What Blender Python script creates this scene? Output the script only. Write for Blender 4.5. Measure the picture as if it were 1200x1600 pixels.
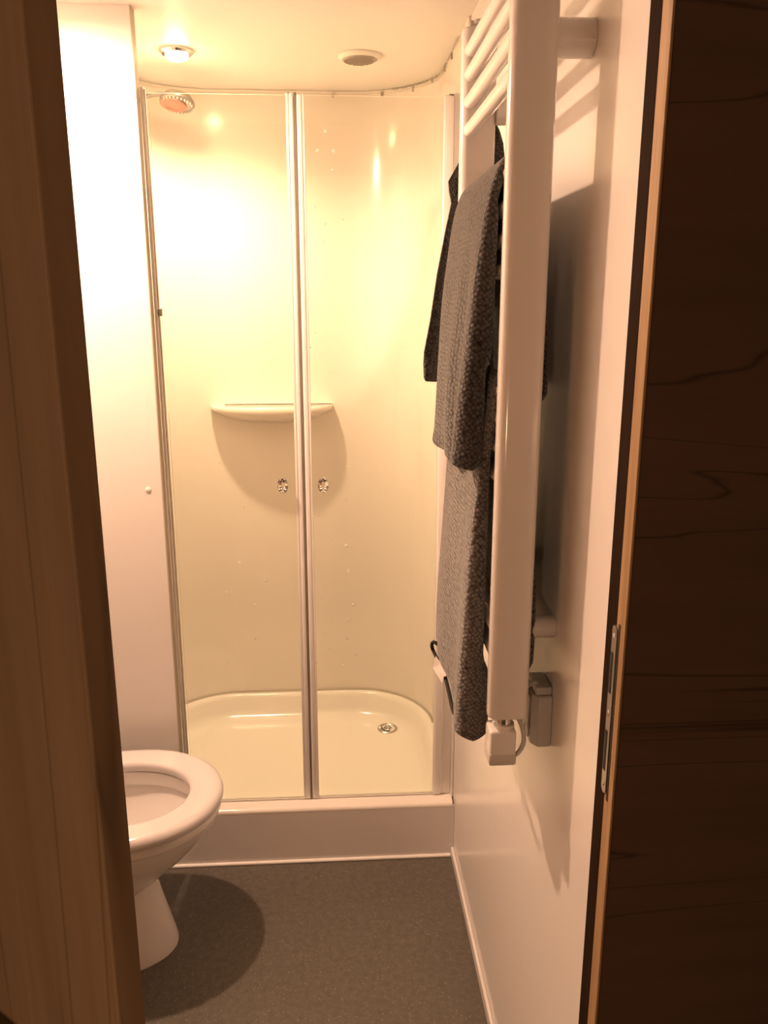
import bpy, bmesh, math, random
from mathutils import Vector, Matrix
random.seed(7)
S = bpy.context.scene
for o in list(bpy.data.objects): bpy.data.objects.remove(o)
COL = S.collection
R = math.radians
# ---------------------------------------------------------------- camera
cd = bpy.data.cameras.new('camera'); cam = bpy.data.objects.new('camera', cd); COL.objects.link(cam)
cam.location = (0, 0, 1.57)
cam.rotation_euler = (R(90-14.2215), 0, R(-3.65))
cd.sensor_fit = 'VERTICAL'; cd.sensor_height = 24; cd.lens = 1290/1600*24; cd.clip_start = .02
S.camera = cam
# ---------------------------------------------------------------- world, light, exposure
w = bpy.data.worlds.new('world'); S.world = w; w.use_nodes = True
w.node_tree.nodes['Background'].inputs[0].default_value = (1, .62, .36, 1)
w.node_tree.nodes['Background'].inputs[1].default_value = .06
S.view_settings.view_transform = 'Standard'; S.view_settings.look = 'None'
S.view_settings.gamma = 1; S.view_settings.use_curve_mapping = False
S.view_settings.exposure = 0.0
CZ = 2.21                                   # ceiling height
LAMP_SHOWER = (-.39, 2.42)
LAMP_ROOM = (-.64, 1.76)
def lamp(name, loc, power, col, rad, angle=150, blend=.5, aim=None):
    l = bpy.data.lights.new(name, 'SPOT'); l.energy = power; l.color = col
    l.shadow_soft_size = rad; l.spot_size = R(angle); l.spot_blend = blend
    o = bpy.data.objects.new(name, l); COL.objects.link(o); o.location = loc
    if aim: o.rotation_euler = (Vector(aim)-Vector(loc)).to_track_quat('-Z', 'Y').to_euler()
    return o
lamp('shower_spot', (LAMP_SHOWER[0], LAMP_SHOWER[1], CZ-.045), 73, (1, .70, .42), .025, 152, 1)
lamp('room_spot', (LAMP_ROOM[0], LAMP_ROOM[1], CZ-.045), 40, (1, .62, .41), .032, 172, .25)
al = bpy.data.lights.new('room_disc', 'AREA'); al.shape = 'DISK'; al.size = .06; al.energy = 18; al.color = (1, .62, .41)
ao = bpy.data.objects.new('room_disc', al); COL.objects.link(ao); ao.location = (LAMP_ROOM[0], LAMP_ROOM[1], CZ-.032)
lamp('hall_fill', (-.52, -1.15, .95), 27, (1, .60, .36), .08, 150, .6, (-.45, .6, .7))  # added fill light without a fixture, brightens the door leaf and cladding

# ---------------------------------------------------------------- materials
def mat(name, col, rough=.5, metal=0, spec=.5, coat=0):
    m = bpy.data.materials.new(name); m.use_nodes = True
    b = m.node_tree.nodes['Principled BSDF']
    b.inputs['Base Color'].default_value = (*col, 1); b.inputs['Roughness'].default_value = rough
    b.inputs['Metallic'].default_value = metal; b.inputs['Specular IOR Level'].default_value = spec
    b.inputs['Coat Weight'].default_value = coat
    return m
def nd(m, t, **k):
    n = m.node_tree.nodes.new(t)
    for a, v in k.items(): setattr(n, a, v)
    return n
def coords(m, scale=(1, 1, 1), rot=(0, 0, 0)):
    t = nd(m, 'ShaderNodeTexCoord'); p = nd(m, 'ShaderNodeMapping')
    p.inputs['Scale'].default_value = scale; p.inputs['Rotation'].default_value = rot
    m.node_tree.links.new(t.outputs['Object'], p.inputs['Vector']); return p.outputs['Vector']
def ramp(m, fac, stops):
    r = nd(m, 'ShaderNodeValToRGB'); e = r.color_ramp.elements
    while len(e) < len(stops): e.new(.5)
    for i, (p, c) in enumerate(stops): e[i].position = p; e[i].color = (*c, 1)
    m.node_tree.links.new(fac, r.inputs[0]); return r.outputs[0]
def noise(m, vec, scale, detail=4, rough=.5, dist=0):
    n = nd(m, 'ShaderNodeTexNoise'); n.inputs['Scale'].default_value = scale; n.inputs['Detail'].default_value = detail
    n.inputs['Roughness'].default_value = rough; n.inputs['Distortion'].default_value = dist
    m.node_tree.links.new(vec, n.inputs['Vector']); return n.outputs['Fac']
def bump(m, h, strength, dist=.001):
    b = nd(m, 'ShaderNodeBump'); b.inputs['Strength'].default_value = strength; b.inputs['Distance'].default_value = dist
    m.node_tree.links.new(h, b.inputs['Height'])
    m.node_tree.links.new(b.outputs[0], m.node_tree.nodes['Principled BSDF'].inputs['Normal'])
def setcol(m, s): m.node_tree.links.new(s, m.node_tree.nodes['Principled BSDF'].inputs['Base Color'])
def mth(m, op, a, b=None):
    n = nd(m, 'ShaderNodeMath', operation=op)
    for i, v in enumerate((a, b)):
        if v is None: continue
        if isinstance(v, (int, float)): n.inputs[i].default_value = v
        else: m.node_tree.links.new(v, n.inputs[i])
    return n.outputs[0]

M = {}
M['wall'] = mat('white_wall_panel', (.80, .77, .74), .22, spec=.5)
bump(M['wall'], noise(M['wall'], coords(M['wall']), 9, 3), .06, .004)
M['ceil'] = mat('white_ceiling', (.80, .77, .72), .45)
M['liner'] = mat('shower_wall_plastic', (.83, .77, .70), .16, spec=.5)
M['tray'] = mat('shower_tray_acrylic', (.88, .83, .76), .14, spec=.5)
M['riser'] = mat('shower_riser_panel', (.74, .70, .68), .35)
M['ceramic'] = mat('toilet_ceramic', (.80, .77, .75), .08, spec=.6)
M['seat'] = mat('toilet_seat_plastic', (.66, .63, .63), .13, spec=.5)
M['water'] = mat('toilet_water', (.55, .55, .5), .03)
M['rad'] = mat('radiator_white_enamel', (.72, .69, .66), .13, spec=.6)
M['plastic'] = mat('white_plastic', (.72, .70, .68), .35)
M['greyplastic'] = mat('grey_white_plastic', (.55, .53, .50), .4)
M['chrome'] = mat('chrome', (.75, .74, .72), .12, 1)
M['alu'] = mat('satin_white_aluminium', (.86, .83, .80), .3, 0)
M['alud'] = mat('grey_seal', (.20, .17, .14), .6)
M['steel'] = mat('brushed_steel', (.55, .52, .48), .32, 1)
M['sealant'] = mat('sealant', (.48, .42, .33), .6)
M['white_bead'] = mat('white_sealant_bead', (.85, .82, .78), .4)
M['black'] = mat('dark_recess', (.02, .015, .01), .8)
M['face'] = mat('pink_nozzle_plate', (.46, .22, .17), .5)
M['vent'] = mat('vent_grille_grey', (.42, .37, .32), .6)
M['knob'] = mat('clear_knob', (.85, .82, .78), .08, spec=.7)
M['crystal'] = mat('clear_acrylic', (.97, .95, .92), .06); M['crystal'].node_tree.nodes['Principled BSDF'].inputs['Transmission Weight'].default_value = 1
M['satin'] = mat('satin_grey_metal', (.34, .31, .28), .35, .6)
M['label'] = mat('care_label', (.85, .80, .78), .8)
M['loop'] = mat('black_loop', (.02, .018, .018), .9)
# frosted lamp diffuser
m = M['diffuser'] = mat('lamp_diffuser', (.9, .85, .75), .4)
b = m.node_tree.nodes['Principled BSDF']; b.inputs['Emission Color'].default_value = (1, .68, .34, 1); b.inputs['Emission Strength'].default_value = 120
# thin clear glass: straight-through transparency plus a Fresnel reflection
m = M['glass'] = bpy.data.materials.new('clear_shower_glass'); m.use_nodes = True
nt = m.node_tree; nt.nodes.clear()
out = nt.nodes.new('ShaderNodeOutputMaterial'); mx = nt.nodes.new('ShaderNodeMixShader'); tr = nt.nodes.new('ShaderNodeBsdfTransparent')
gl = nt.nodes.new('ShaderNodeBsdfGlossy'); fr = nt.nodes.new('ShaderNodeFresnel')
tr.inputs[0].default_value = (.975, .975, .965, 1); gl.inputs['Roughness'].default_value = .02; fr.inputs[0].default_value = 1.35
nt.links.new(fr.outputs[0], mx.inputs[0]); nt.links.new(tr.outputs[0], mx.inputs[1]); nt.links.new(gl.outputs[0], mx.inputs[2]); nt.links.new(mx.outputs[0], out.inputs[0])
# glass bubbles: a clear raised dome
m = M['bubble'] = bpy.data.materials.new('clear_bubble'); m.use_nodes = True
nt = m.node_tree; nt.nodes.clear()
out = nt.nodes.new('ShaderNodeOutputMaterial'); mx = nt.nodes.new('ShaderNodeMixShader'); tr = nt.nodes.new('ShaderNodeBsdfTransparent')
pb = nt.nodes.new('ShaderNodeBsdfPrincipled'); pb.inputs['Base Color'].default_value = (.82, .78, .72, 1); pb.inputs['Roughness'].default_value = .12
mx.inputs[0].default_value = .28
nt.links.new(tr.outputs[0], mx.inputs[1]); nt.links.new(pb.outputs[0], mx.inputs[2]); nt.links.new(mx.outputs[0], out.inputs[0])
# speckled grey vinyl
m = M['floor'] = mat('speckled_vinyl', (.13, .12, .11), .42)
v = coords(m)
vor = nd(m, 'ShaderNodeTexVoronoi'); vor.inputs['Scale'].default_value = 260; m.node_tree.links.new(v, vor.inputs['Vector'])
sp = ramp(m, vor.outputs['Distance'], [(0, (1, 1, 1)), (.20, (1, 1, 1)), (.30, (0, 0, 0))])
vor2 = nd(m, 'ShaderNodeTexNoise'); vor2.inputs['Scale'].default_value = 150; m.node_tree.links.new(v, vor2.inputs['Vector'])
sel = ramp(m, vor2.outputs['Fac'], [(.56, (0, 0, 0)), (.60, (1, 1, 1))])
fac = mth(m, 'MULTIPLY', sp, sel)
base = ramp(m, noise(m, v, 60, 6, .7), [(.3, (.084, .076, .062)), (.7, (.138, .123, .101))])
mixc = nd(m, 'ShaderNodeMix', data_type='RGBA'); m.node_tree.links.new(fac, mixc.inputs[0]); m.node_tree.links.new(base, mixc.inputs[6]); mixc.inputs[7].default_value = (.40, .33, .26, 1)
setcol(m, mixc.outputs[2]); bump(m, noise(m, v, 400, 2), .12, .0006)
# woods
def wood(name, stops, scale, crack, rough=.5, spec=.3):
    m = mat(name, (.2, .1, .05), rough, spec=spec); v = coords(m, scale)
    a = noise(m, v, 1.0, 7, .62, .5); c = ramp(m, a, stops)
    v2 = coords(m, crack[0]); n = noise(m, v2, 1, 3, .5, .8)
    k = ramp(m, mth(m, 'ABSOLUTE', mth(m, 'SUBTRACT', n, .5)), [(0, (crack[1],)*3), (crack[2], (1, 1, 1))])
    mm = nd(m, 'ShaderNodeMix', data_type='RGBA', blend_type='MULTIPLY'); mm.inputs[0].default_value = 1
    m.node_tree.links.new(c, mm.inputs[6]); m.node_tree.links.new(k, mm.inputs[7]); setcol(m, mm.outputs[2])
    fine = noise(m, coords(m, tuple(s*9 for s in scale)), 1, 3)
    bump(m, fine, .15, .0008); return m
M['oak'] = wood('oak_decor_vertical', [(.25, (.34, .21, .115)), (.5, (.44, .285, .16)), (.75, (.54, .36, .21))], (16, 16, 1.1), ((5, 5, .5), .68, .008))
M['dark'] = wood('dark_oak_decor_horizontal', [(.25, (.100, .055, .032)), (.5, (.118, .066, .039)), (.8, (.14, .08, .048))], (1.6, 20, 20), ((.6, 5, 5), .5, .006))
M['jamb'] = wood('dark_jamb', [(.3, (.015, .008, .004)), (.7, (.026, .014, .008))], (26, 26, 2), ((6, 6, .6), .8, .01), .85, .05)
M['pine'] = wood('raw_edge_strip', [(.3, (.26, .155, .07)), (.7, (.42, .27, .14))], (60, 60, 2.5), ((20, 20, 2), .8, .02), .6)
# honeycomb terry towel
def towel_mat(name, c0, c1):
    m = mat(name, c1, .95, spec=.1)
    vo = nd(m, 'ShaderNodeTexVoronoi'); vo.inputs['Scale'].default_value = 1; vo.inputs['Randomness'].default_value = .55
    m.node_tree.links.new(coords(m, (190, 75, 190), (0, .6, 0)), vo.inputs['Vector'])
    nz = noise(m, coords(m, (1, .5, 1)), 520, 3)
    h = mth(m, 'SUBTRACT', mth(m, 'ADD', 1.0, mth(m, 'MULTIPLY', nz, .35)), mth(m, 'MULTIPLY', vo.outputs['Distance'], 1.15))
    setcol(m, ramp(m, h, [(.22, c0), (.62, c1), (1.0, tuple(x*1.8 for x in c1))])); bump(m, h, 1.0, .003)
    b = m.node_tree.nodes['Principled BSDF']; b.inputs['Sheen Weight'].default_value = .35; b.inputs['Sheen Roughness'].default_value = .5
    return m
M['towel'] = towel_mat('charcoal_waffle_terry', (.008, .007, .007), (.056, .050, .047))
M['towel2'] = towel_mat('grey_terry', (.022, .019, .018), (.115, .103, .097))

# ---------------------------------------------------------------- mesh helpers
def obj(name, bm, m, parent=None, smooth=False, label=None):
    me = bpy.data.meshes.new(name); bmesh.ops.recalc_face_normals(bm, faces=bm.faces); bm.to_mesh(me); bm.free()
    if smooth:
        for p in me.polygons: p.use_smooth = True
        try: me.set_sharp_from_angle(angle=R(smooth if smooth > 1 else 40))
        except Exception: pass
    me.materials.append(m); o = bpy.data.objects.new(name, me); COL.objects.link(o)
    if parent: o.parent = parent; o.matrix_parent_inverse = parent.matrix_world.inverted() if False else Matrix.Translation(-Vector(world_loc(parent)))
    if label: o['label'] = label
    return o
def world_loc(o):
    v = Vector(o.location); p = o.parent
    return v if not p else v          # parts are modelled in world coordinates
def thing(name, label, cat, loc, group=None):
    o = bpy.data.objects.new(name, None); COL.objects.link(o); o.location = loc; o.empty_display_size = .05
    o['label'] = label; o['category'] = cat
    if group: o['group'] = group
    return o
def struct(name, bm, m, **k): o = obj(name, bm, m, **k); o['kind'] = 'structure'; return o
def box(bm, a, b, bev=0, seg=2):
    r = bmesh.ops.create_cube(bm, size=1); vs = r['verts']
    for v in vs:
        v.co = Vector([(a[i]+b[i])/2 + v.co[i]*(b[i]-a[i]) for i in range(3)])
    if bev:
        es = list({e for v in vs for e in v.link_edges})
        bmesh.ops.bevel(bm, geom=es, offset=bev, segments=seg, affect='EDGES', profile=.5)
    return bm
def nbox(a, b, bev=0, seg=2): return box(bmesh.new(), a, b, bev, seg)
def loft(bm, rings, cap0=True, cap1=True, closed=True):
    vr = [[bm.verts.new(p) for p in r] for r in rings]
    n = len(vr[0])
    for i in range(len(vr)-1):
        for j in range(n if closed else n-1):
            k = (j+1) % n
            bm.faces.new((vr[i][j], vr[i][k], vr[i+1][k], vr[i+1][j]))
    if cap0: bm.faces.new(vr[0][::-1])
    if cap1: bm.faces.new(vr[-1])
    return vr
def tube(bm, pts, r, n=16, caps=True):
    pts = [Vector(p) for p in pts]; rings = []
    rr = r if isinstance(r, (list, tuple)) else [r]*len(pts)
    up = None
    for i, p in enumerate(pts):
        d = (pts[min(i+1, len(pts)-1)] - pts[max(i-1, 0)]).normalized()
        if up is None: up = Vector((0, 0, 1)) if abs(d.z) < .9 else Vector((0, 1, 0))
        a = d.cross(up).normalized(); b_ = a.cross(d).normalized(); up = b_
        rings.append([p + (a*math.cos(t)+b_*math.sin(t))*rr[i] for t in [2*math.pi*k/n for k in range(n)]])
    loft(bm, rings, caps, caps); return bm
def curve(pts, k=8):      # Catmull-Rom
    P = [Vector(p) for p in pts]; P = [P[0]*2-P[1]] + P + [P[-1]*2-P[-2]]; o = []
    for i in range(1, len(P)-2):
        for s in range(k):
            t = s/k; a, b, c, d = P[i-1:i+3]
            o.append(.5*((2*b)+(c-a)*t+(2*a-5*b+4*c-d)*t*t+(3*b-a-3*c+d)*t**3))
    o.append(P[-2]); return o
def disc_stack(bm, c, axis, prof, n=40, squash=1):   # lathe: prof = [(radius, height)]
    ax = Vector(axis).normalized(); u = ax.orthogonal().normalized(); v = ax.cross(u)
    rings = [[Vector(c)+ax*h+(u*math.cos(2*math.pi*k/n)+v*math.sin(2*math.pi*k/n))*max(r, 1e-4) for k in range(n)] for r, h in prof]
    loft(bm, rings); return bm
def rrect(x0, x1, y0, y1, rs, z, n=10):   # rs: radii at (x0,y0),(x1,y0),(x1,y1),(x0,y1)
    o = []
    for (cx, cy, a0), r in zip(((x0, y0, 180), (x1, y0, 270), (x1, y1, 0), (x0, y1, 90)), rs):
        sx = 1 if cx == x0 else -1; sy = 1 if cy == y0 else -1
        for k in range(n+1):
            a = R(a0+90*k/n); o.append((cx+sx*r+r*math.cos(a), cy+sy*r+r*math.sin(a), z))
    return o

# ---------------------------------------------------------------- room shell
RX = .336; FY = 2.08; BY = 2.82; LX = -.62; DY = .868; WY = .93
struct('floor', nbox((-2.2, -1.6, -.06), (2.2, 3.0, 0)), M['floor'])
struct('ceiling', nbox((-2.2, -1.6, CZ), (2.2, 3.0, CZ+.06)), M['ceil'])
struct('wall_right', nbox((RX, WY, 0), (RX+.06, 3.0, CZ)), M['wall'])
struct('wall_left', nbox((-1.06, WY, 0), (-1.0, FY, CZ)), M['wall'])
bm = nbox((-1.06, FY, 0), (-.433, FY+.035, CZ)); struct('wall_front', bm, M['wall'])
# thin dark trim on the free edge of the partition
struct('trim_1', nbox((-.4335, FY-.001, .178), (-.4305, FY+.036, CZ)), M['sealant'])
# wall with the doorway
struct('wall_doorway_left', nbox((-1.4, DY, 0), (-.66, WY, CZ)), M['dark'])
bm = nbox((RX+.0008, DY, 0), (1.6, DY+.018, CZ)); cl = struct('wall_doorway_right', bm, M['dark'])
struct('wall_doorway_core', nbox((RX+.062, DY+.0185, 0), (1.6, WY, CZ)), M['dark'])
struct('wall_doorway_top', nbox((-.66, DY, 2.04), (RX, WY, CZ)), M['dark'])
struct('wall_hall', nbox((-2.2, -1.6, 0), (2.2, -1.54, CZ)), M['oak'])
# right jamb: dark reveal, light raw edge, strike plate
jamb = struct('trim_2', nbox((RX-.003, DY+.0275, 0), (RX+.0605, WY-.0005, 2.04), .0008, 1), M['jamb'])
def kid(name, bm, m, parent, smooth=False, label=None):
    return obj(name, bm, m, parent, smooth, label)
strip = kid('edge_strip', nbox((RX-.003, DY-.001, 0), (RX+.0002, DY+.027, 2.04), .0008, 1), M['pine'], jamb, label='light raw wooden edge strip')
# strike plate in the X plane, facing -X
def strike():
    z0, z1 = .978, 1.20; y0, y1 = .8868, .9018; x = RX-.003; t = .0022
    bm = bmesh.new(); seg = 8
    def out(yc, z0, z1, hw):
        o = []
        for k in range(seg+1): a = math.pi*k/seg; o.append((yc+hw*math.cos(a), z1-hw+hw*math.sin(a)))
        for k in range(seg+1): a = math.pi+math.pi*k/seg; o.append((yc+hw*math.cos(a), z0+hw+hw*math.sin(a)))
        return o
    yc = (y0+y1)/2; o = out(yc, z0, z1, (y1-y0)/2)
    loft(bm, [[(x-t*(i == 1), p[0], p[1]) for p in o] for i in (0, 1)])
    pl = kid('strike_plate', bm, M['steel'], jamb, 30, 'steel strike plate with two slots')
    for a, c in ((1.112, 1.165), (1.008, 1.062)):
        bm = nbox((x-t-.0006, yc-.0010, a), (x-t+.0004, yc+.0052, c)); kid('slot', bm, M['black'], pl)
    for z in (1.187, 1.087, .991):
        bm = bmesh.new(); disc_stack(bm, (x-t, yc, z), (-1, 0, 0), [(.0034, -.0002), (.0034, .0006), (.0022, .0012), (.001, .0013)], 14); kid('screw', bm, M['chrome'], pl, 30)
strike()
# recess behind plate (routed groove in the light strip)
kid('routed_groove', nbox((RX-.0036, .8815, .972), (RX-.0028, .8868, 1.205)), M['black'], jamb)
# skirting bead on right wall
struct('baseboard_right', nbox((RX-.008, WY, 0), (RX, FY, .032), .003, 2), M['wall'])
# vertical trim strip above the shower frame
struct('trim_3', nbox((RX-.006, 2.105, 2.052), (RX-.0005, 2.165, CZ)), M['liner'])
# sealing bead at foot of riser
# ---------------------------------------------------------------- shower liner (curved plastic walls)
def liner_path(off=0, n=14):
    x0, x1, y1 = LX+off, RX-.004-off, BY-off; r = .27-off
    o = [(x0, FY+.0355)]
    for k in range(n+1): a = R(180-90*k/n); o.append((x0+r+r*math.cos(a), y1-r+r*math.sin(a)))
    for k in range(n+1): a = R(90-90*k/n); o.append((x1-r+r*math.cos(a), y1-r+r*math.sin(a)))
    o.append((x1, FY+.07)); return o
bm = bmesh.new(); a, b_ = liner_path(0), liner_path(-.003)
loft(bm, [[(p[0], p[1], .168) for p in a]+[(p[0], p[1], .168) for p in b_[::-1]], [(p[0], p[1], CZ-.001) for p in a]+[(p[0], p[1], CZ-.001) for p in b_[::-1]]])
struct('wall_back', bm, M['liner'], smooth=35)
# sealant line under ceiling, with small clips
bm = bmesh.new(); pth = [p for p in liner_path(.002)]
tube(bm, [(p[0], p[1], CZ-.012) for p in pth[1:-1]], .0012, 6)
tr4 = struct('trim_4', bm, M['liner'])
cl_pts = [pth[20], pth[23], pth[25], pth[27], pth[29]]
for p in ((.02, BY-.004), (.17, BY-.028), (.262, 2.728), (.308, 2.62), (.327, 2.50), (.33, 2.38), (-.12, BY-.004)):
    kid('clip', nbox((p[0]-.003, p[1]-.002, CZ-.020), (p[0]+.003, p[1]+.003, CZ-.006), .001, 1), M['sealant'], tr4)
# right back corner: gap seen as a thin brown dashed line
bm = bmesh.new()
q = liner_path(.003)
seg = [q[i] for i in range(21, len(q))]
seg = seg[:-1] + [(seg[-2][0], 2.45), (seg[-2][0], 2.35), (seg[-2][0], 2.22)]
for i in range(len(seg)-1):
    a, b_ = Vector((*seg[i], CZ-.004)), Vector((*seg[i+1], CZ-.004))
    if (b_-a).length < 1e-4: continue
    tube(bm, [a, a.lerp(b_, .72)], .0014, 6)
kid('dark_gap', bm, M['sealant'], tr4)

# shelf moulded on the back wall
sh = thing('shower_shelf', 'white curved shelf moulded on the back wall of the shower', 'shelf', (-.20, BY, 1.17))
bm = bmesh.new(); n = 28; rings = []
for z, d in ((1.236, .93), (1.238, .97), (1.235, 1.0), (1.222, 1.0), (1.212, .97), (1.200, .80), (1.188, .45), (1.180, .15), (1.176, .03)):
    ring = []
    for k in range(n+1):
        t = math.pi*k/n; c = math.cos(t)
        ring.append((-.20+.205*c*(d*.25+.75), BY-.0005-.115*d*math.sin(t)**.8, z + (0 if z > 1.225 else .018*(c*c)*min(1, (1.225-z)/.02))))
    rings.append(ring)
loft(bm, rings); obj('shelf_body', bm, M['liner'], sh, 50)

# ---------------------------------------------------------------- shower tray
tr = thing('shower_tray', 'cream white shower tray with raised front step and round drain', 'shower tray', (-.14, 2.4, 0))
X0, X1 = LX+.0005, RX-.0045
bm = bmesh.new(); T = .176
Y0 = FY
n = 10
prof = [  # inset left/right/back, front y, z, radius
    (0, 0, 0, Y0+.0005, T-.012, .27), (0, 0, 0, Y0, T-.006, .27), (0, 0, 0, Y0+.006, T, .27), (.012, .012, .012, Y0+.062, T, .262), (.018, .018, .018, Y0+.068, T-.003, .257),
    (.026, .026, .024, Y0+.075, T-.016, .25), (.040, .040, .036, Y0+.085, T-.050, .235), (.052, .052, .050, Y0+.098, T-.068, .22), (.075, .075, .075, Y0+.12, T-.077, .20), (.11, .11, .11, Y0+.155, T-.079, .17), (.30, .30, .25, Y0+.35, T-.082, .05)]
rings = [rrect(X0+a, X1-b_, fy, BY-.003-c, (.004 if i < 3 else .03, .004 if i < 3 else .03, r, r), z, n) for i, (a, b_, c, fy, z, r) in enumerate(prof)]
loft(bm, rings, False, True)
sb = bmesh.new(); tube(sb, [(p[0], p[1], T+.001) for p in liner_path(.0036)[1:-1]], .0028, 8); obj('rim_shadow_line', sb, M['sealant'], tr, 50)  # dark line in sealant colour draws the shadow gap between wall and tray
# outer underside
lo = rrect(X0, X1, Y0+.02, BY-.003, (.004, .004, .27, .27), .02, n)
obj('basin', bm, M['tray'], tr, 60)
obj('front_panel', nbox((-.9995, FY+.0008, 0), (RX-.0006, FY+.012, T-.014), .002, 2) if False else nbox((-.62, FY+.0008-.0, 0.0005), (RX-.0006, FY+.010, T-.010)), M['riser'], tr)
bm = bmesh.new(); tube(bm, [(-.62, FY-.002, .004), (RX-.009, FY-.002, .004)], .0055, 10); obj('sealant_bead', bm, M['white_bead'], tr, 40)
DC = (.183, 2.66)
dz = T-.0805
dr = obj('drain', disc_stack(bmesh.new(), (*DC, dz), (0, 0, 1), [(.036, -.004), (.036, .0035), (.033, .0058), (.026, .0045), (.0235, .0015), (.0235, .001)], 40), M['steel'], tr, 40, 'round steel drain')
obj('drain_cup', disc_stack(bmesh.new(), (*DC, dz), (0, 0, 1), [(.0235, .0005), (.0235, .0018)], 30), M['alud'], dr)
bm = bmesh.new(); disc_stack(bm, (*DC, dz), (0, 0, 1), [(.015, .001), (.015, .0045), (.012, .006), (.004, .0066)], 30); obj('drain_plug', bm, M['chrome'], dr, 40)
bm = bmesh.new()
for k in range(6):
    a = k*math.pi/3; c = (DC[0]+.010*math.cos(a), DC[1]+.010*math.sin(a)); disc_stack(bm, (*c, dz+.0055), (0, 0, 1), [(.0028, 0), (.0028, .0012)], 10)
obj('drain_holes', bm, M['black'], dr)

# ---------------------------------------------------------------- shower screen
GY = FY+.040; GB = T+.001; GT = 2.046
def vprof(name, parent, x0, x1, y0, y1, z0, z1, m, bev=.003, label=None): return obj(name, nbox((x0, y0, z0), (x1, y1, z1), bev, 3), m, parent, 40, label)
fl = thing('screen_post', 'slim white wall profile of the shower screen beside the toilet wall', 'frame', (-.43, GY, GB))
vprof('wall_profile', fl, -.4300, -.4215, GY-.004, GY+.024, T+.001, 2.053, M['alu'], .002)
vprof('seal', fl, -.4213, -.4195, GY+.002, GY+.016, T+.001, 2.050, M['sealant'], .0005)
obj('grey_catch', nbox((-.4193, GY-.006, 1.538), (-.411, GY+.004, 1.556), .0015, 2), M['greyplastic'], fl)
frr = thing('screen_post', 'white wall profile of the shower screen against the radiator wall', 'frame', (.31, GY, GB))
vprof('wall_profile', frr, .304, RX-.0065, GY+.006, GY+.030, T+.001, 2.053, M['alu'], .002)
vprof('wall_flange', frr, RX-.0062, RX-.0006, GY-.012, GY+.034, T+.001, 2.051, M['alu'], .001)

def dome_bm(bm, c, r):
    n = 12; rings = []
    for h, s in ((0, 1), (.32, .95), (.6, .78), (.82, .5), (.92, .2)):
        rings.append([(c[0]+r*s*math.cos(2*math.pi*k/n), c[1]-r*h*.75, c[2]+r*s*math.sin(2*math.pi*k/n)) for k in range(n)])
    loft(bm, rings)
def door(x0, x1, side, label, knobx, bub):
    t = thing('shower_door', label, 'shower door', ((x0+x1)/2, GY, GB), None)
    obj('glass_pane', nbox((x0+.006, GY+.004, GB+.006), (x1-.006, GY+.009, GT-.004)), M['glass'], t)
    if side > 0:   # right leaf: handle edge at left, hinge edge at right
        vprof('edge_profile', t, x0, x0+.013, GY, GY+.013, GB+.002, GT-.002, M['alu'], .004)
        vprof('glazing_lip', t, x0+.0135, x0+.018, GY+.001, GY+.012, GB+.002, GT-.002, M['knob'], .001)
        vprof('hinge_profile', t, x1-.026, x1-.001, GY-.003, GY+.016, GB+.002, GT, M['alu'], .006)
        obj('dark_cap', nbox((x1-.012, GY, GT), (x1-.001, GY+.014, GT+.003)), M['alud'], t)
    else:
        vprof('edge_profile', t, x1-.0115, x1, GY, GY+.013, GB+.002, GT, M['alu'], .004)
        vprof('glazing_lip', t, x1-.0185, x1-.012, GY+.001, GY+.012, GB+.002, GT, M['knob'], .001)
        vprof('seal', t, x1+.0003, x1+.0062, GY+.002, GY+.012, GB, GT+.0015, M['alud'], .001)
    vprof('bottom_seal', t, x0+.006, x1-.006, GY+.003, GY+.010, GB+.001, GB+.0055, M['knob'], .0005)
    bm = bmesh.new(); disc_stack(bm, (knobx, GY+.003, 1.110), (0, -1, 0), [(.006, -.0005), (.006, .006), (.0135, .012), (.0155, .017), (.0145, .023), (.008, .0255), (.0035, .024)], 28)
    for v in bm.verts: v.co.z = 1.110+(v.co.z-1.110)*1.35; v.co.x = knobx+(v.co.x-knobx)*.9
    obj('knob', bm, M['crystal'], t, 60, 'clear rounded knob')
    bm = bmesh.new()
    for x, z, r in bub: dome_bm(bm, (x, GY+.0038, z), r)
    o = obj('raised_bubbles', bm, M['bubble'], t, 60); o['kind'] = 'stuff'
def P2(x, y, Y):     # where the line of sight through pixel x, y meets the glass (used to read off bubble positions)
    import mathutils
    f = 1290.; mw = cam.rotation_euler.to_matrix(); d = mw @ Vector(((x-600)/f, (800-y)/f, -1)); t = Y/d.y
    return d.x*t, 1.57+d.z*t
def bub(l): return [(*P2(x, y, GY+.002), r*.0016*.92) for x, y, r in l]
left_b = bub([(295, 383, 2.2), (301, 432, 3.2), (328, 443, 1.6), (317, 468, 1.6), (378, 450, 1.8), (350, 488, 1.5), (303, 517, 1.4), (336, 529, 1.4), (350, 574, 1.4), (441, 370, 3.0),
              (374, 879, 2.9), (415, 907, 3.0), (354, 925, 1.8), (370, 944, 2.4), (398, 945, 2.4), (399, 999, 1.6), (343, 724, 1.3), (381, 793, 1.3), (356, 1034, 1.8)])
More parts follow.
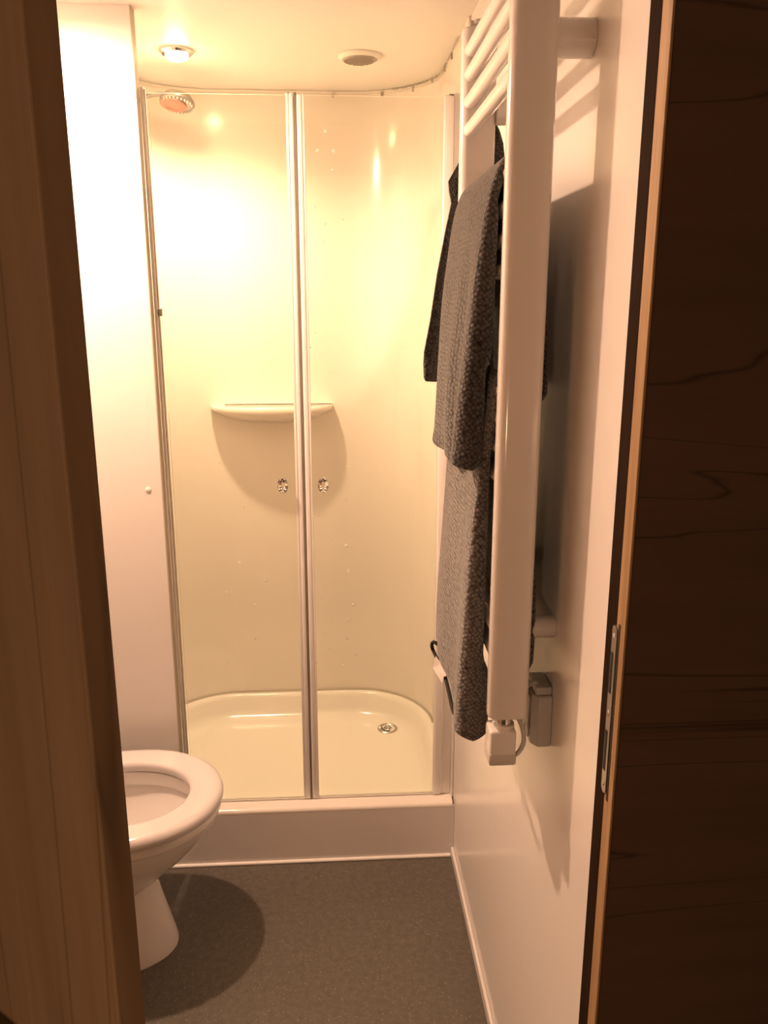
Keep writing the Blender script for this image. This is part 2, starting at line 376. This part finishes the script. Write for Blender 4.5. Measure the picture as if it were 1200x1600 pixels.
right_b = bub([(509, 205, 3.2), (497, 235, 3.2), (522, 236, 3.6), (520, 266, 3.0), (491, 323, 3.2), (508, 349, 2.7), (485, 404, 3.6), (536, 343, 1.2), (506, 378, 1.2), (512, 451, 1.4), (493, 520, 1.2), (485, 543, 1.2), (515, 582, 1.4),
               (543, 730, 1.8), (541, 780, 1.6), (528, 822, 1.7), (517, 844, 1.5), (541, 853, 3.6), (545, 892, 3.4), (503, 934, 2.6), (552, 945, 3.0), (517, 966, 2.6), (545, 969, 3.0), (506, 988, 2.0), (543, 998, 2.5), (516, 1014, 2.2), (556, 1023, 2.6), (494, 1036, 2.0), (536, 1040, 2.2), (497, 806, 1.3)])
door(-.419, -.0775, -1, 'clear glass shower door, left leaf, nearer the toilet', -.129, left_b)
door(-.0705, .3030, 1, 'clear glass shower door, right leaf, nearer the towel radiator', -.024, right_b)

# ---------------------------------------------------------------- shower head and arm
hd = thing('shower_spray', 'chrome shower head with round pinkish face on curved arm', 'shower head', (-.42, 2.61, 2.07))
bm = bmesh.new()
tube(bm, curve([(LX+.002, 2.61, 2.075), (-.585, 2.61, 2.100), (-.51, 2.61, 2.140), (-.465, 2.61, 2.146), (-.42, 2.61, 2.140)], 8), .0065, 14)
obj('arm', bm, M['satin'], hd, 50)
obj('wall_flange', disc_stack(bmesh.new(), (LX+.001, 2.61, 2.075), (1, 0, 0), [(.026, 0), (.026, .006), (.014, .014), (.008, .018)]), M['chrome'], hd, 40)
ax = Vector((-.10, -.28, -1)).normalized(); hc = Vector((-.426, 2.61, 2.129))
obj('head', disc_stack(bmesh.new(), hc, ax, [(.010, -.024), (.024, -.021), (.040, -.012), (.048, -.002), (.049, .006), (.046, .010), (.040, .011)], 44), M['satin'], hd, 50)
fc = hc+Vector((-.010, -.002, 0))
obj('nozzle_face', disc_stack(bmesh.new(), fc+ax*.0105, ax, [(.037, 0), (.037, .003), (.034, .0045), (.022, .0045), (.021, .0035), (.010, .004)], 40), M['face'], hd, 40, 'pinkish round nozzle face')
bm = bmesh.new(); u = ax.orthogonal().normalized(); vv = ax.cross(u)
for k in range(26):
    a = 2*math.pi*k/26; p = hc+ax*.010+(u*math.cos(a)+vv*math.sin(a))*.0435
    disc_stack(bm, p, ax, [(.0022, 0), (.0016, .006)], 8)
o = obj('nozzles', bm, M['greyplastic'], hd, 30); o['kind'] = 'stuff'

# ---------------------------------------------------------------- ceiling vent and lamps
vt = thing('ceiling_vent', 'round white ceiling vent above the shower', 'vent', (.092, 2.44, CZ))
obj('ring', disc_stack(bmesh.new(), (.092, 2.44, CZ-.0005), (0, 0, -1), [(.060, 0), (.059, .003), (.053, .009), (.049, .010), (.046, .008), (.045, .002)], 48), M['ceil'], vt, 40)
g = obj('grille', disc_stack(bmesh.new(), (.088, 2.436, CZ-.005), (0, 0, -1), [(.043, -.008), (.043, .006), (.041, .009), (.01, .009)], 44), M['vent'], vt, 40, 'greyish round grille')
bm = bmesh.new()
for k in range(-5, 6):
    y = 2.436+k*.0075; h = math.sqrt(.040**2-(k*.0075)**2); box(bm, (.088-h, y-.001, CZ-.0155), (.088+h, y+.001, CZ-.0135))
obj('slats', bm, M['vent'], g)
def ceiling_lamp(x, y, label):
    t = thing('ceiling_light', label, 'lamp', (x, y, CZ), 'small round ceiling lights')
    obj('ring', disc_stack(bmesh.new(), (x, y, CZ-.0005), (0, 0, -1), [(.044, 0), (.044, .004), (.038, .010), (.032, .010)], 40), M['chrome'], t, 40)
    obj('diffuser', disc_stack(bmesh.new(), (x, y, CZ-.009), (0, 0, -1), [(.030, 0), (.029, .006), (.022, .013), (.010, .017), (.002, .018)], 32), M['diffuser'], t, 60)
ceiling_lamp(*LAMP_SHOWER, 'bright round ceiling light inside the shower above the shower head')
ceiling_lamp(*LAMP_ROOM, 'round ceiling light above the toilet')

# ---------------------------------------------------------------- screw caps on the partition
for x, z, l in ((-.468, 2.016, 'small round white screw cap high on the wall left of the shower'), (-.467, 1.11, 'small round white screw cap low on the wall left of the shower')):
    o = obj('screw_cap', disc_stack(bmesh.new(), (x, FY-.0001, z), (0, -1, 0), [(.0075, 0), (.0075, .001), (.006, .0022), (.002, .0028)], 24), M['wall'], None, 40)
    o['label'] = l; o['category'] = 'screw cap'; o['group'] = 'screw caps on the shower partition'

# ---------------------------------------------------------------- toilet
to = thing('toilet', 'white ceramic toilet with raised lid beside the shower step', 'toilet', (-.65, 1.795, 0))
TY = 1.795
def egg(xf, xb, hw, z, n=48, xm=None, e=1.0, zt=0):
    xm = xm if xm is not None else xf-(xf-xb)*.42; o = []
    for k in range(n):
        t = 2*math.pi*k/n; c, s = math.cos(t), math.sin(t)
        x = xm+(xf-xm)*abs(c)**e if c >= 0 else xm-(xm-xb)*abs(c)**.8
        o.append((x, TY+hw*(1 if s >= 0 else -1)*abs(s)**(e if c >= 0 else .8), z))
    return o
bm = bmesh.new()
loft(bm, [egg(-.408, -.86, .118, 0.0005), egg(-.408, -.86, .118, .010), egg(-.413, -.86, .114, .03), egg(-.425, -.86, .104, .08), egg(-.440, -.86, .094, .14), egg(-.452, -.86, .086, .195), egg(-.455, -.86, .088, .225)], True, True)
obj('pedestal', bm, M['ceramic'], to, 60)
bm = bmesh.new()
rings = [egg(-.470, -.80, .075, .170), egg(-.452, -.82, .098, .192), egg(-.420, -.84, .125, .222), egg(-.372, -.86, .152, .268), egg(-.330, -.87, .173, .312), egg(-.304, -.88, .185, .345), egg(-.291, -.88, .191, .366), egg(-.296, -.88, .187, .3685), egg(-.296, -.88, .187, .3715), egg(-.287, -.88, .193, .374), egg(-.283, -.88, .195, .385), egg(-.285, -.88, .193, .394), egg(-.294, -.875, .186, .399),
         egg(-.335, -.80, .150, .399), egg(-.345, -.79, .142, .396), egg(-.346, -.79, .140, .365), egg(-.338, -.79, .146, .358), egg(-.345, -.78, .143, .345), egg(-.375, -.76, .125, .30), egg(-.42, -.73, .095, .245), egg(-.47, -.70, .06, .205), egg(-.50, -.68, .04, .19)]
loft(bm, rings, True, True); obj('bowl', bm, M['ceramic'], to, 50)
obj('water', disc_stack(bmesh.new(), (-.59, TY, .214), (0, 0, 1), [(.062, 0), (.062, .001)], 30), M['water'], to)
def eg(d, z): return egg(-.277-d, -.735+d, .203-d, z, 64, -.50)
def ei(d, z): return egg(-.358+d, -.680-d, .128+d, z, 64, -.51)
bm = bmesh.new(); rings = [eg(.004, .4045), eg(.0005, .409), eg(0, .417), eg(.003, .425), eg(.010, .4305), eg(.022, .433), ei(.022, .4325), ei(.010, .430), ei(.003, .426), ei(0, .419), ei(.002, .408), ei(.004, .4045)]
vr = loft(bm, rings, False, False)
for j in range(64): k = (j+1) % 64; bm.faces.new((vr[-1][j], vr[-1][k], vr[0][k], vr[0][j]))
obj('seat', bm, M['seat'], to, 70)
for y in (TY-.08, TY+.08):
    bm = bmesh.new(); tube(bm, [(-.755, y-.022, .419), (-.755, y+.022, .419)], .012, 14); obj('seat_hinge', bm, M['chrome'], to, 50)
bm = bmesh.new(); rings = []
for d, x in ((.006, 0), (.001, .004), (.0, .009), (.006, .014), (.03, .0165)):
    rings.append([(-.775-.0+x-.10*(q-.43), y, q) for (y, q) in [(TY+(.198-d)*math.sin(2*math.pi*k/48)*1.0, .655+(.225-d)*math.cos(2*math.pi*k/48)) for k in range(48)]])
loft(bm, rings); obj('lid', bm, M['seat'], to, 50)
obj('cistern', nbox((-.992, TY-.19, .40), (-.825, TY+.19, .76), .025, 4), M['ceramic'], to, 50)
obj('cistern_lid', nbox((-.996, TY-.198, .761), (-.818, TY+.198, .79), .010, 3), M['ceramic'], to, 50)
obj('flush_button', disc_stack(bmesh.new(), (-.908, TY, .789), (0, 0, 1), [(.022, 0), (.022, .004), (.018, .006)], 24), M['chrome'], to, 40)

# ---------------------------------------------------------------- towel radiator
ra = thing('towel_radiator', 'white towel radiator with round bars on the right wall', 'radiator', (.255, 1.31, .963))
CX0, CX1 = .2265, .2855; CZ0, CZ1 = .966, 2.012
def column(y0, y1, label=None):
    bm = bmesh.new()
    base = rrect(CX0, CX1, y0, y1, (.0145, .007, .007, .0145), 0, 6)
    cx, cy = (CX0+CX1)/2, (y0+y1)/2
    def ring(z, s): return [(cx+(p[0]-cx)*(1-s/.03), cy+(p[1]-cy)*(1-s/.017), z) for p in base]
    loft(bm, [ring(CZ0, .003), ring(CZ0+.002, .0008), ring(CZ0+.005, 0), ring(CZ1-.005, 0), ring(CZ1-.002, .0008), ring(CZ1, .003)])
    return obj('column', bm, M['rad'], ra, 40, label)
NY0, NY1, QY0, QY1 = 1.102, 1.136, 1.500, 1.534
column(NY0, NY1); column(QY0, QY1)
bars_z = [1.976, 1.939, 1.897, 1.853, 1.735, 1.694, 1.653, 1.612, 1.451, 1.410, 1.369, 1.328, 1.10, 1.06]
bx = .2415
for z in bars_z:
    bm = bmesh.new(); tube(bm, [(bx, NY1-.002, z), (bx, QY0+.002, z)], .0112, 18); obj('bar', bm, M['rad'], ra, 40)
for (y, z) in ((1.137, 1.893), (1.505, 1.885), (1.168, 1.088), (1.505, 1.10)):
    yy = min(max(y, NY0+.020), QY1-.017) if False else y
    bm = bmesh.new(); disc_stack(bm, (RX-.0004, yy, z), (-1, 0, 0), [(.023, 0), (.023, .0505)] if y != 1.168 else [(.017, 0), (.017, .0505)], 32)
    bk = obj('wall_bracket', bm, M['rad'], ra, 40)
    if y == 1.168: pass
bm = nbox((.243, 1.13, 1.070), (.287, 1.172, 1.104), .003, 2); obj('bracket_clamp', bm, M['rad'], ra, 40)
bm = bmesh.new(); disc_stack(bm, (.255, 1.517, CZ1-.001), (0, 0, 1), [(.006, 0), (.006, .006), (.010, .007), (.010, .013), (.005, .015)], 20); obj('air_valve', bm, M['greyplastic'], ra, 40)
bm = bmesh.new(); tube(bm, [(.240, 1.517, CZ1+.008), (.268, 1.517, CZ1+.010)], .0045, 12); obj('valve_screw', bm, M['steel'], ra, 40)
# heating element control under the near column
ct = obj('heater_control', None or nbox((.2290, 1.098, .896), (.2690, 1.140, .9500), .005, 3), M['plastic'], ra, 40, 'white heater control box')
bm = bmesh.new(); disc_stack(bm, (.252, 1.119, .949), (0, 0, 1), [(.0125, 0), (.0125, .018)], 24); obj('collar', bm, M['chrome'], ct, 40)
bm = bmesh.new(); disc_stack(bm, (.252, 1.119, .947), (0, 0, 1), [(.017, 0), (.0165, .0075)], 28); obj('collar_base', bm, M['plastic'], ct, 40)
bm = nbox((.2283, 1.0975, .893), (.2697, 1.1405, .914), .004, 3); obj('control_dial', bm, M['greyplastic'], ct, 40)
bm = bmesh.new(); tube(bm, curve([(.266, 1.115, .899), (.276, 1.115, .905), (.284, 1.116, .922), (.282, 1.120, .945), (.273, 1.13, .965), (.272, 1.14, .975), (.285, 1.150, .990), (.302, 1.158, .998), (.312, 1.165, .9965)], 8), .0036, 12); obj('cable', bm, M['greyplastic'], ra, 50)
# connection box on the wall
cb = thing('connection_box', 'grey-white plastic connection box on the wall behind the radiator foot', 'box', (RX, 1.19, .96))
bm = bmesh.new()
o1 = [(RX-.0005, 1.150), (.3150, 1.150), (.3060, 1.163), (.3060, 1.218), (RX-.0005, 1.218)]
loft(bm, [[(x, y, .892) for x, y in o1], [(x, y, .978) for x, y in o1]])
bmesh.ops.bevel(bm, geom=bm.edges[:], offset=.0015, segments=2, affect='EDGES')
obj('box_body', bm, M['greyplastic'], cb, 30)
obj('box_lid', nbox((.303, 1.170, .900), (.3058, 1.214, .972), .001, 1), M['greyplastic'], cb)
bm = bmesh.new(); disc_stack(bm, (.3029, 1.192, .912), (-1, 0, 0), [(.004, 0), (.004, .001)], 14); obj('screw', bm, M['steel'], cb)
bm = nbox((.310, 1.155, .9783), (RX-.0005, 1.213, .992), .003, 2); obj('cable_gland', bm, M['greyplastic'], cb, 30)

# ---------------------------------------------------------------- towels (thick folded cloth hung over bars)
def sm(t): t = min(1, max(0, t)); return t*t*(3-2*t)
def near(u, w_): return 1-sm((u-w_)/.12)
def lerp_path(keys, s):
    for (a, p), (b_, q) in zip(keys, keys[1:]):
        if s <= b_:
            t = (s-a)/(b_-a); return [p[i]+(q[i]-p[i])*t for i in range(len(p))]
    return list(keys[-1][1])
def towel(name, label, y0, y1, back, over, front, m, wav, thick, nearlen=0, inner=None, group=None, ny=64, seed=1):
    """back/over/front: centre-line points (x, z); thick(s, u) thickness; wav(y-fraction, z-fraction) x offset of front part."""
    t = thing(name, label, 'towel', (bx, (y0+y1)/2, over[1]))
    rnd = random.Random(seed)
    raw = curve([(x, 0, z) for x, z in back+[over]+front], 10); RL = [0]
    for i in range(1, len(raw)): RL.append(RL[-1]+(raw[i]-raw[i-1]).length)
    tot = RL[-1]; pos = sorted({round(tot*i/84, 5) for i in range(85)} | {round(q_, 5) for i in range(1, 12) for q_ in (.03*(1-math.cos(i*math.pi/24)), tot-.03*(1-math.cos(i*math.pi/24)))})
    pts = []
    for q_ in pos:
        i = max(k for k in range(len(RL)) if RL[k] <= q_+1e-9); i = min(i, len(RL)-2)
        pts.append(raw[i].lerp(raw[i+1], min(1, (q_-RL[i])/(RL[i+1]-RL[i]))))
    n = len(pts)
    L = [0]
    for i in range(1, n): L.append(L[-1]+(pts[i]-pts[i-1]).length)
    top = max(range(n), key=lambda i: pts[i].z)
    bm = bmesh.new(); uvs = {}; rings = []
    for j in range(ny+1):
        u = j/ny; uu = .5-.5*math.cos(math.pi*u); y = y0+(y1-y0)*uu
        dist = min(uu, 1-uu)*(y1-y0)
        ring = []; info = []
        for side in (1, -1):
            rng = range(n) if side == 1 else range(n-1, -1, -1)
            for i in rng:
                s = L[i]/L[-1]; p = pts[i]; d = (pts[min(i+1, n-1)]-pts[max(i-1, 0)]).normalized(); nn = Vector((-d.z, 0, d.x))
                fz = max(0, (i-top)/(n-1-top)); bz = max(0, (top-i)/max(top, 1))
                th = thick(uu, fz, bz)
                el = max(.010, th*.55); endr = min(1, (L[-1]-L[i])/el, L[i]/el); es = math.sqrt(max(0, 1-(1-endr)**2))*.97+.03
                off = wav(uu, fz)*min(1, fz*3) if fz > 0 else .25*wav(uu, .5)*min(1, bz*2)
                th = max(th, (inner(p.z)-(p.x-.006-off))*near(uu, .3)) if fz > .12 else th; ed = min(1, dist/(th*.5)); ed = max(.03, math.sqrt(1-(1-ed)**2)); mid = th/2-.006; q = p+nn*(mid+side*th/2*es*ed)+Vector((-off, 0, 0)); q.y = y + .003*math.sin(9*fz+seed)*(1 if uu < .5 else -1)
                if fz > 0: q.z -= nearlen(uu)*fz
                ring.append(q); info.append((y, L[i]+side*.5))
        v = [bm.verts.new(q) for q in ring]
        for a, i_ in zip(v, info): uvs[a] = i_
        rings.append(v)
    k = len(rings[0])
    for j in range(ny):
        for i in range(k):
            bm.faces.new((rings[j][i], rings[j][(i+1) % k], rings[j+1][(i+1) % k], rings[j+1][i]))
    for r in (rings[0][::-1], rings[-1]):
        h = k//2
        for i in range(h-1):
            a, b_, c, d = r[i], r[i+1], r[k-2-i], r[k-1-i]
            try: bm.faces.new((a, b_, c, d))
            except ValueError: pass
    lay = bm.loops.layers.uv.new('UVMap')
    for f in bm.faces:
        for lp in f.loops: lp[lay].uv = uvs[lp.vert]
    body = obj('cloth', bm, m, t, 80)
    return t, body
# upper towel
def wav_u(u, f):
    return .010*math.exp(-((u-.10)/.13)**2)*f + .0045*math.sin(u*15+.6)*f - .012*math.exp(-((u-.36)/.09)**2)*f + .002*math.sin(f*9+u*5)
up, ub = towel('towel', 'charcoal waffle towel folded over the upper part of the towel radiator', 1.152, 1.496,
    [(.303, 1.432), (.300, 1.50), (.290, 1.60), (.268, 1.71)], (.2415, 1.7545), [(.222, 1.715), (.211, 1.63), (.202, 1.53), (.195, 1.43), (.192, 1.325)],
    M['towel'], wav_u, lambda u, f, b_: (.012+.022*b_ if b_ > 0 else .013+.003*f), lambda u: -.012+.016*(1-near(u, .27)), inner=lambda z: .2275 if z > 1.50 else .2275-.0085*sm((1.50-z)/.03), seed=3)
# lower towel
def wav_l(u, f):
    return .004*math.sin(u*9+1.5)*f + .003*math.exp(-((u-.1)/.12)**2)
lo, lb_ = towel('towel', 'grey towel on the lower radiator bars, hem with black loop and white label', 1.152, 1.492,
    [(.300, 1.020), (.300, 1.10), (.294, 1.2), (.268, 1.39)], (.2415, 1.4705), [(.2315, 1.435), (.221, 1.345), (.214, 1.25), (.207, 1.12), (.201, 1.00), (.199, .892)],
    M['towel2'], wav_l, lambda u, f, b_: (.012+.022*b_ if b_ > 0 else .013), lambda u: -.012-.030*(1-near(u, .25)), inner=lambda z: .2275+.012*sm((1.04-z)/.04), seed=5)
# loop and label on the far lower corner
bm = bmesh.new(); tube(bm, curve([(.197, 1.430, .945), (.186, 1.440, .950), (.1835, 1.450, .938), (.188, 1.445, .925), (.197, 1.40, .915), (.199, 1.34, .907), (.200, 1.28, .893), (.203, 1.255, .893)], 8), .0034, 8)
lp = obj('hanging_loop', bm, M['loop'], lo, 50, 'black hanging loop')
bm = bmesh.new()
pl = [(x_+.003, y_, z_-.006) for x_, y_, z_ in [(.1800, 1.385, .952), (.1880, 1.375, .943), (.2010, 1.350, .926), (.1960, 1.352, .9295), (.1915, 1.360, .923), (.1890, 1.362, .909), (.1820, 1.380, .916), (.1755, 1.39, .926)]]
loft(bm, [pl, [(a+.0003, b_-.0012, c) for a, b_, c in pl]]); obj('care_label', bm, M['label'], lo, label='small white care label')
# third towel, hanging behind the far column
t3 = thing('towel', 'dark towel hanging from a hook between the radiator and the shower', 'towel', (.26, 1.60, 1.42))
bm = bmesh.new(); uvl = bm.loops.layers.uv.new('UVMap'); rows = []
# rows of the hanging sheet: z, x at room edge, x at wall edge
R3 = [(1.884, .2890, .2960), (1.868, .2820, .3060), (1.845, .262, .314), (1.815, .236, .318), (1.782, .2165, .320), (1.765, .2180, .320), (1.745, .2225, .320), (1.70, .213, .319), (1.62, .198, .317), (1.54, .187, .313), (1.48, .176, .309), (1.455, .1755, .306), (1.432, .1765, .304), (1.426, .179, .302)]
fine = []
for (a, b_) in zip(R3, R3[1:]):
    for s in range(4): fine.append([a[i]+(b_[i]-a[i])*s/4 for i in range(3)])
fine.append(R3[-1])
nx = 26
def sheet(off):
    g_ = []
    for r_, (z, xa, xb) in enumerate(fine):
        g_.append([bm.verts.new((xa+(xb-xa)*k/nx, 1.585+off+(.012*math.sin(k/nx*11+z*3)-.010*(k/nx))*(1 if z < 1.8 else .4)+(.004 if z < 1.47 else 0)*(1 if off > 0 else -1), z-.010*(k/nx)*(z < 1.45))) for k in range(nx+1)])
    return g_
A, B = sheet(-.005), sheet(.005)
nr = len(fine)
for r_ in range(nr-1):
    for k in range(nx):
        bm.faces.new((A[r_][k], A[r_][k+1], A[r_+1][k+1], A[r_+1][k])); bm.faces.new((B[r_][k+1], B[r_][k], B[r_+1][k], B[r_+1][k+1]))
    bm.faces.new((B[r_][0], A[r_][0], A[r_+1][0], B[r_+1][0])); bm.faces.new((A[r_][nx], B[r_][nx], B[r_+1][nx], A[r_+1][nx]))
for k in range(nx):
    bm.faces.new((A[0][k+1], A[0][k], B[0][k], B[0][k+1])); bm.faces.new((A[-1][k], A[-1][k+1], B[-1][k+1], B[-1][k]))
for f in bm.faces:
    for l_ in f.loops: l_[uvl].uv = (l_.vert.co.x+l_.vert.co.y, l_.vert.co.z)
obj('cloth', bm, M['towel'], t3, 80)
hk = thing('wall_hook', 'small white hook on the right wall behind the radiator', 'hook', (RX, 1.585, 1.885))
obj('hook_plate', disc_stack(bmesh.new(), (RX-.0005, 1.585, 1.89), (-1, 0, 0), [(.016, 0), (.016, .003), (.013, .005)], 24), M['plastic'], hk, 40)
bm = bmesh.new(); tube(bm, curve([(RX-.004, 1.585, 1.890), (.315, 1.585, 1.888), (.296, 1.585, 1.886), (.286, 1.585, 1.898)], 6), .0045, 10); obj('hook_arm', bm, M['plastic'], hk, 40)

# ---------------------------------------------------------------- open door leaf at left
F = Vector((-.155, .483, 0)); G = Vector((-.634, .866, 0)); d = (G-F).normalized(); L = (G-F).length
nrm = Vector((-d.y, d.x, 0))                       # check which side faces away from the camera
if nrm.dot(-F) > 0: nrm = -nrm
dr_ = nbox((0, 0, .008), (L, .022, 2.03), .0015, 2)
dl = struct('door_1', dr_, M['oak'])
ang = math.atan2(d.y, d.x); yy = Vector((-math.sin(ang), math.cos(ang), 0))
if yy.dot(nrm) < 0:
    for v in dl.data.vertices: v.co.y -= .022
dl.location = F; dl.rotation_euler = (0, 0, ang)
s = -1 if yy.dot(nrm) > 0 else 1                   # side that faces the camera
bpy.context.view_layer.update()
def dkid(name, bm, m, parent=None, smooth=40):
    o = obj(name, bm, m, None, smooth); o.parent = parent or dl; return o
hx = .098; hz = .985
rs = dkid('handle_rose', disc_stack(bmesh.new(), (hx, s*.0005, hz), (0, s, 0), [(.025, 0), (.025, .006), (.022, .008)], 30), M['steel'])
bm = bmesh.new(); tube(bm, curve([(hx, s*.008, hz), (hx, s*.045, hz), (hx+.012, s*.052, hz), (hx+.06, s*.052, hz), (hx+.115, s*.05, hz)], 6), .0095, 14); dkid('lever_handle', bm, M['steel'], rs)
